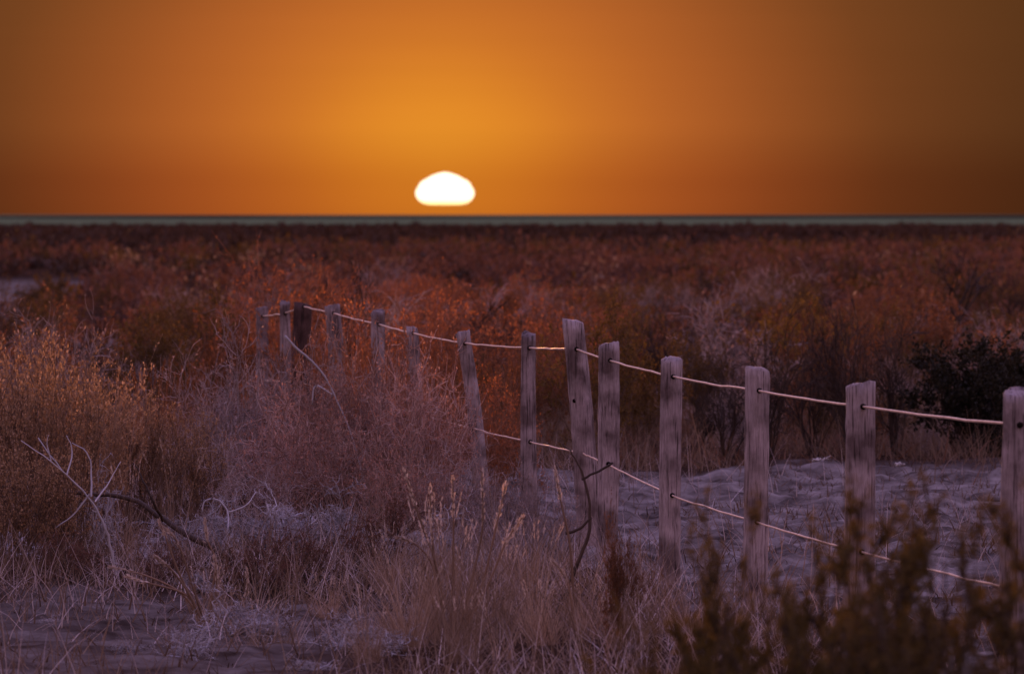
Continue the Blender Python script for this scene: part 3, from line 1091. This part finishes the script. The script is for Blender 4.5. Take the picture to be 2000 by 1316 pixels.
curve_thing('fallen_branch', 'dark fallen branch bent over the ground before the thicket', 'branch', 35.4, [
    ([(470, 1105, 0), (400, 1060, 0), (320, 1018, .1), (255, 966, .2), (170, 965, .2), (85, 962, .3)], 0.022, 0.008),
    ([(318, 1016, .1), (300, 985, 0), (288, 950, 0), (262, 905, .1)], 0.010, 0.003),
    ([(170, 965, .2), (120, 985, .3), (60, 1010, .3)], 0.008, 0.003)], 'dark_twig', 'limb')
curve_thing('dead_branch', 'silvery dead branch with many twigs leaning up to the thicket', 'branch', 34.6, [
    ([(228, 1130, 0), (215, 1060, 0), (200, 1015, 0), (175, 970, 0), (120, 920, 0), (75, 855, .1)], 0.008, 0.003),
    ([(160, 955, 0), (100, 900, -.1), (40, 860, -.1)], 0.005, 0.002),
    ([(130, 928, 0), (145, 880, .1), (130, 850, .1)], 0.005, 0.002),
    ([(178, 970, 0), (180, 920, .1), (172, 880, .1), (140, 865, .2)], 0.006, 0.002),
    ([(175, 965, 0), (150, 1000, 0), (110, 1030, 0)], 0.006, 0.003),
    ([(100, 900, 0), (90, 865, 0), (95, 850, 0)], 0.004, 0.0015),
    ([(185, 980, 0), (215, 940, .1), (235, 900, .1)], 0.005, 0.002)], 'grey_twig', 'twig')
curve_thing('dead_vine', 'hooked silvery dead vine curling under the brush', 'branch', 36.2, [
    ([(600, 1078, 0), (520, 1085, 0), (470, 1082, 0), (440, 1060, 0), (445, 1030, 0), (446, 995, .1), (425, 972, .1), (398, 975, .1), (395, 1000, .1)], 0.007, 0.004),
    ([(446, 1000, .1), (480, 990, .1), (500, 960, .2)], 0.005, 0.002)], 'grey_twig', 'twig')
curve_thing('slanting_branch', 'pale slanting dead stem before the far posts', 'branch', 40.0, [
    ([(735, 1040, 0), (690, 850, 0), (650, 765, 0), (635, 735, 0), (610, 705, 0), (580, 682, 0), (556, 656, 0)], 0.003, 0.009),
    ([(648, 770, 0), (612, 745, 0), (610, 790, 0)], 0.006, 0.004)], 'grey_twig', 'twig')
curve_thing('bent_branch', 'dark bowed branch with stubs before the leaning post', 'branch', 31.6, [
    ([(1128, 1100, 0), (1150, 1050, 0), (1155, 985, 0), (1140, 930, 0), (1118, 882, 0), (1100, 868, 0)], 0.010, 0.003),
    ([(1136, 935, 0), (1170, 920, 0), (1198, 903, 0)], 0.006, 0.006),
    ([(1155, 1010, 0), (1130, 1035, 0), (1105, 1040, 0)], 0.006, 0.009),
    ([(1128, 1100, 0), (1110, 1150, 0), (1085, 1200, 0)], 0.010, 0.012)], 'dark_twig', 'limb')

# arching stalks with seed plumes
def stalks(name, label, d, paths, head=5):
    b = at(paths[0][0][0], paths[0][0][1], d)
    e = thing(name, label, 'grass', tuple(b))
    for i, path in enumerate(paths):
        c = np.array([at(x, y, d + 0.03 * math.sin(i * 3)) for x, y in path])
        t = np.linspace(0, len(c) - 1, (len(c) - 1) * 5 + 1)
        s = np.stack([np.interp(t, np.arange(len(c)), c[:, k]) for k in range(3)], -1)
        for _ in range(4):
            s[1:-1] = (s[:-2] + 2 * s[1:-1] + s[2:]) / 4
        g = Geo()
        g.tube(s - b, np.linspace(0.0065, 0.003, len(s)), 4)
        link('stalk', g.mesh('stalk'), M['straw'], e)
        rg = np.random.default_rng(i + 5)
        m = 46
        tip = s[-1]
        f = rg.uniform(0, 1, m)
        k = np.clip((len(s) - 1 - f * head), 0, len(s) - 1.001)
        ki = k.astype(int)
        C = s[ki] + (s[ki + 1] - s[ki]) * (k - ki)[:, None] + rg.normal(size=(m, 3)) * 0.0028
        D = (s[ki + 1] - s[ki]) / np.linalg.norm(s[ki + 1] - s[ki], axis=1, keepdims=True) + rg.normal(size=(m, 3)) * 0.22
        h = Geo()
        h.leaves(C - b, D, 0.024 * rg.uniform(0.7, 1.3, m), rg, 0.4)
        link('seed_plume', h.mesh('seed_plume'), M['seed'], e)


stalks('plumed_grass', 'spreading straw stalks with thick seed plumes on the front sand', 30.6, [
    [(400, 1228), (370, 1160), (345, 1110), (325, 1050), (312, 1020)],
    [(402, 1228), (375, 1165), (340, 1150), (290, 1138), (250, 1126)],
    [(402, 1228), (372, 1162), (350, 1130), (330, 1105), (306, 1088)],
    [(404, 1228), (378, 1150), (350, 1060), (325, 1032)],
    [(408, 1228), (415, 1150), (425, 1090), (405, 1060), (400, 1018)],
    [(400, 1228), (360, 1155), (280, 1120), (210, 1105)],
    [(410, 1228), (425, 1140), (420, 1090)],
    [(415, 1228), (485, 1170), (482, 1115)]])
stalks('plumed_grass', 'tall upright straw stalks in the middle of the front edge', 29.8, [
    [(880, 1255), (885, 1120), (886, 1020), (884, 935)],
    [(870, 1255), (850, 1110), (842, 1030), (840, 950)],
    [(872, 1255), (860, 1120), (815, 1000), (790, 920)],
    [(890, 1255), (925, 1120), (945, 1030), (941, 920)],
    [(892, 1255), (960, 1130), (985, 1060), (1020, 1010)],
    [(884, 1255), (940, 1160), (975, 1000), (990, 940)],
    [(868, 1255), (850, 1100), (812, 1060), (780, 1050)],
    [(1125, 1250), (1115, 1060), (1095, 980), (1084, 915)],
    [(1128, 1250), (1110, 1130), (1080, 1095)]])

# straw tussocks of the foreground
straw_spots = [
        (880, 29.6, 1000, 'straw0', 0.75), (800, 29.2, 1085, 'straw1', 0.9), (960, 30.0, 1040, 'straw2', 0.85), (1060, 29.5, 1120, 'straw0', 0.9),
        (720, 28.4, 1170, 'straw2', 0.9), (1150, 30.0, 1120, 'straw1', 0.9), (900, 28.2, 1150, 'straw1', 1.0), (1230, 29.0, 1150, 'straw2', 1.0),
        (430, 30.8, 1130, 'straw0', 0.8), (1020, 33.0, 1000, 'straw2', 0.8), (760, 33.0, 1010, 'straw0', 0.85), (640, 31.5, 1110, 'straw1', 0.9),
        (870, 33.5, 985, 'straw1', 0.8), (560, 29.5, 1200, 'straw2', 1.0)]
for nth, (px, d, top, key, w) in zip(order(straw_spots), straw_spots):
    plant(P(key), 'grass_tussock', nth + ' straw tussock from the left in the grass at the front edge', 'grass', px, d, top=top, width=w, group='straw tussocks at the front')
rust_spots = [
        (860, 41.0, 770, 'rustgrass1', 0.5), (780, 42.5, 700, 'rustgrass0', 0.45),
        (700, 44.0, 650, 'rustgrass1', 0.45), (620, 44.5, 660, 'rustgrass2', 0.45), (520, 44.0, 660, 'rustgrass0', 0.5), (870, 46.0, 690, 'rustgrass2', 0.5),
        (980, 47.0, 690, 'rustgrass1', 0.5), (300, 42.0, 700, 'rustgrass2', 0.5), (400, 43.5, 690, 'rustgrass1', 0.5), 
        ]
for nth, (px, d, top, key, w) in zip(order(rust_spots), rust_spots):
    plant(P(key), 'rust_tussock', nth + ' rusty grass tussock from the left along the far fence', 'grass', px, d, top=top, width=w, group='rust grass along the fence')

long_spots = [(860, 30.2, 935, 'long0', 0.6), (940, 30.8, 960, 'long1', 0.6), (800, 29.6, 1010, 'long1', 0.7), (1040, 30.5, 985, 'long0', 0.6), (1140, 30.2, 1060, 'long1', 0.7),
              (720, 29.0, 1120, 'long0', 0.8), (400, 31.0, 1080, 'long1', 0.8), (500, 29.4, 1150, 'long0', 0.9), (250, 35.2, 880, 'long0', 0.45), (340, 36.0, 830, 'long1', 0.45), (980, 28.4, 1130, 'long1', 0.8)]
for nth, (px, d, top, key, w) in zip(order(long_spots), long_spots):
    plant(P(key), 'long_grass', nth + ' clump from the left of long pale blades above the straw', 'grass', px, d, top=top, width=w, group='long pale grass clumps')

# dark blurred shrubs in the near corner
for px, d, top, key, w, lab in [
        (1375, 17.0, 965, 'sprig0', 0.5, 'dark out-of-focus sprig before the reddish post'),
        (1575, 16.0, 985, 'sprig1', 0.6, 'dark out-of-focus shrub with open sprigs in front of the broad post'),
        (1790, 15.5, 930, 'sprig0', 0.62, 'dark out-of-focus shrub with a slanting sprig over the sand'),
        (1930, 15.0, 925, 'sprig1', 0.55, 'dark out-of-focus sprigs before the post cut by the frame'),
        (1690, 15.8, 1040, 'sprig1', 0.55, 'dark out-of-focus sprigs rising just beside the broad post'),
        (1480, 16.5, 1090, 'sprig0', 0.5, 'short dark out-of-focus sprigs over the foot of the middle post'),
        (1620, 15.5, 1180, 'fore0', 0.62, 'low dark blurred shrub filling the bottom edge before the sand'),
        (1890, 14.5, 1130, 'fore1', 0.6, 'dark blurred shrub at the very corner of the picture'),
        (1250, 17.0, 1235, 'fore2', 0.6, 'low dark blurred shrub at the bottom edge below the thick post'),
        (1430, 16.0, 1200, 'fore2', 0.62, 'low dark blurred shrub at the bottom edge below the middle post'),
        (1760, 15.0, 1150, 'fore2', 0.6, 'dark blurred shrub between the corner and the broad post')]:
    plant(P(key), 'foreground_shrub', lab, 'shrub', px, d, top=top, width=w)
plant(P('rust2'), 'leafy_shrub', 'small orange brown seedling before the thick post', 'shrub', 1215, 28.0, top=985, width=0.3)

# ------------------------------------------------------------------ scattered shrubs of the middle distance
kinds = [('olive', 3, 'leafy_shrub', 'dull olive shrub in the open scrub beyond the fence', 'olive shrubs of the plain'),
         ('rust', 3, 'leafy_shrub', 'rust brown shrub in the open scrub beyond the fence', 'rust shrubs of the plain'),
         ('dry', 4, 'dry_bush', 'pale dry bush in the open scrub beyond the fence', 'dry bushes of the plain'),
         ('bare', 3, 'bare_shrub', 'bare twiggy shrub in the open scrub beyond the fence', 'bare shrubs of the plain'),
         ('warm', 2, 'dry_bush', 'dry bush coloured orange as warm glow in the scrub below the sun', 'bushes tinted orange as glow below the sun')]
rs = np.random.default_rng(77)
placed = []
tries = 0
while len(placed) < 190 and tries < 4000:
    tries += 1
    d = 54 * (120 / 54) ** rs.uniform(0, 1)
    px = rs.uniform(-350, 2350)
    x = (px - 1000) / PXF * d
    if float(sand_mask(x, d)) > 0.3:
        continue
    if any((x - a) ** 2 + ((d - b) * 0.6) ** 2 < 0.5 for a, b in placed):
        continue
    placed.append((x, d))
    centre = 0.5 * math.exp(-((px - 800) / 420) ** 2)  # orange and rust bushes gathered mid-view to imitate warm glow
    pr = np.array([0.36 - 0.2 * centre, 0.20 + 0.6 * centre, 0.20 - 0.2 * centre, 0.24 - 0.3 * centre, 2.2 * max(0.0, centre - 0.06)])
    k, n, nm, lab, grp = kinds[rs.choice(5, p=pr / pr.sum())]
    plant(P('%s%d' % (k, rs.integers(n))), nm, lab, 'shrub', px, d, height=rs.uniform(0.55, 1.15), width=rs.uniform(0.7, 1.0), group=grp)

# ------------------------------------------------------------------ ground cover (nobody could count it)
def cover(name, label, mat, n, y0, y1, hmin, hmax, width, seed, dens_sand=0.03, xspan=0.16, xadd=2.5, lean=0.5, s=4, patch=0.45):
    rg = np.random.default_rng(seed)
    y = np.sqrt(rg.uniform(y0 ** 2, y1 ** 2, n))
    x = rg.uniform(-1, 1, n) * (y * xspan * 0.62 + xadd)
    keep = rg.uniform(0, 1, n) < (1 - (1 - dens_sand) * smooth(0.0, 0.85, sand_mask(x, y))) * smooth(patch - 0.12, patch + 0.12, fbm(x * 0.8, y * 0.5, seed, 3))
    x, y = x[keep], y[keep]
    n = len(x)
    h = rg.uniform(hmin, hmax, n) * (0.5 + fbm(x * 0.5, y * 0.3, seed + 3, 3))
    az = rg.uniform(0, 2 * math.pi, n)
    tilt = np.abs(rg.normal(0, lean, n))
    t = np.linspace(0, 1, s)
    bend = tilt[:, None] + rg.uniform(0, 1.0, n)[:, None] * t[None, :]
    st = h[:, None] / (s - 1)
    dx = np.cumsum(np.sin(bend) * st, 1) - np.sin(bend[:, :1]) * st
    dz = np.cumsum(np.cos(bend) * st, 1) - np.cos(bend[:, :1]) * st
    z = gh(x, y)
    Pn = np.stack([x[:, None] + np.cos(az)[:, None] * dx, y[:, None] + np.sin(az)[:, None] * dx, z[:, None] + np.maximum(dz, 0.0) - 0.01], -1)
    W = width * rg.uniform(0.5, 1.2, n)[:, None] * (1 - 0.8 * t[None, :])
    yaw = rg.uniform(-0.7, 0.7, n)
    side = np.stack([np.cos(yaw), np.sin(yaw), np.zeros(n)], -1)
    g = Geo()
    g.ribbons(Pn, W, side)
    tag(link(name, g.mesh(name), M[mat]), label, kind='stuff')


cover('dry_grass', 'low dry grass covering the ground around the fence', 'dull_straw', 90000, 25.5, 64, 0.10, 0.42, 0.0032, 201, dens_sand=0.05)
cover('twig_litter', 'fine grey dead twigs littering the ground', 'pale_twig', 60000, 25.5, 48, 0.10, 0.42, 0.0024, 202, dens_sand=0.16, lean=1.1, patch=0.48)
cover('sand_litter', 'dark twig scraps and clods on the bare sand, partly standing for ripple shade', 'brown_twig', 46000, 25.5, 52, 0.03, 0.11, 0.005, 205, dens_sand=1.0, lean=1.5, s=3, patch=0.46)  # litter whose dark tone also stands for shade between sand ripples
cover('rust_grass', 'rust coloured grass between the shrubs beyond the fence', 'rust_grass', 50000, 38, 150, 0.12, 0.30, 0.006, 203, s=3, lean=0.6, xadd=3)


def scrub(name, label, mat, n, y0, y1, blades, seed, hmin=0.4, hmax=1.1, w=0.012, wide=0.20, power=2.0, gapfn=None):
    """A mass of far shrubs, each a rounded burst of twigs and leaf sprays."""
    rg = np.random.default_rng(seed)
    y = rg.uniform(y0 ** power, y1 ** power, n) ** (1 / power)
    x = rg.uniform(-1, 1, n) * (y * wide + 4)
    keep = (sand_mask(x, y) < 0.3) & (fbm(x * 0.05, y * 0.02, seed, 3) > 0.33)
    if gapfn is not None:
        keep &= rg.uniform(0, 1, n) < gapfn(x, y)
    x, y = x[keep], y[keep]
    n = len(x)
    h = rg.uniform(hmin, hmax, n) * (0.55 + 0.9 * fbm(x * 0.03, y * 0.02, seed + 5, 3))
    h = h * (1 - 0.62 * smooth(330, 650, y))
    c = np.stack([x, y, gh(x, y)], -1)
    d = rg.normal(size=(n, blades, 3))
    d[..., 2] = np.abs(d[..., 2]) * 0.9 + 0.1
    d /= np.linalg.norm(d, axis=-1, keepdims=True)
    lump = 0.75 + 0.35 * np.sin(d[..., 0] * 5 + rg.uniform(0, 6, (n, 1))) * np.cos(d[..., 1] * 4 + rg.uniform(0, 6, (n, 1)))
    rad = rg.uniform(0.25, 1.0, (n, blades)) ** 0.6 * lump * h[:, None]
    C = (c[:, None, :] + d * rad[..., None] * np.array([0.85, 0.85, 1.0])).reshape(-1, 3)
    D = (d + rg.normal(size=d.shape) * 0.7 + np.array([0, 0, 0.35])).reshape(-1, 3)
    size = ((w * 10 * np.sqrt(y / y0))[:, None] * rg.uniform(0.5, 1.4, (n, blades))).ravel()
    g = Geo()
    g.leaves(C, D, size, rg, 0.35)
    tag(link(name, g.mesh(name), M[mat]), label, kind='stuff')


scrub('rust_scrub', 'mass of maroon brown scrub filling the plain', 'scrub_leaf', 1700, 70, 260, 190, 301, w=0.010, power=1.3)
scrub('pale_scrub', 'pale dry scrub mixed into the plain', 'dull_straw', 90, 80, 210, 150, 302, w=0.008, power=1.3)
scrub('olive_scrub', 'dark olive scrub mixed into the plain', 'olive_leaf', 900, 75, 330, 170, 303, w=0.011, power=1.4)
scrub('edge_scrub', 'taller dark scrub breaking the line of the sea', 'far_twig', 170, 560, 845, 110, 309, hmin=1.3, hmax=2.7, w=0.035, wide=0.13)
scrub('far_scrub', 'dark far scrub running to the sea edge', 'far_twig', 7500, 170, 850, 60, 304, hmin=0.45, hmax=0.9, w=0.022, wide=0.17, power=1.8)

# ------------------------------------------------------------------ small things on the sand
for px, py, s, lab in [(1604, 912, 0.07, 'bleached white scrap of brush on the far edge of the sand'), (1752, 893, 0.06, 'small bleached twig heap beside the broad post'), ]:
    d = 49.0
    b = at(px, py, d)
    b[2] = float(gh(b[0], d))
    e = thing('bleached_scrap', lab, 'debris', tuple(b))
    rg = np.random.default_rng(int(px))
    for k in range(7):
        a = rg.uniform(0, 6.28)
        g = Geo()
        p = np.array([[0, 0, 0.01], [math.cos(a) * s * 0.4, math.sin(a) * s * 0.4, s * rg.uniform(0.2, 0.7)], [math.cos(a) * s, math.sin(a) * s, s * rg.uniform(0.1, 0.9)]])
        g.tube(p, [0.008, 0.007, 0.004], 4)
        link('twig', g.mesh('twig'), M['litter'], e)
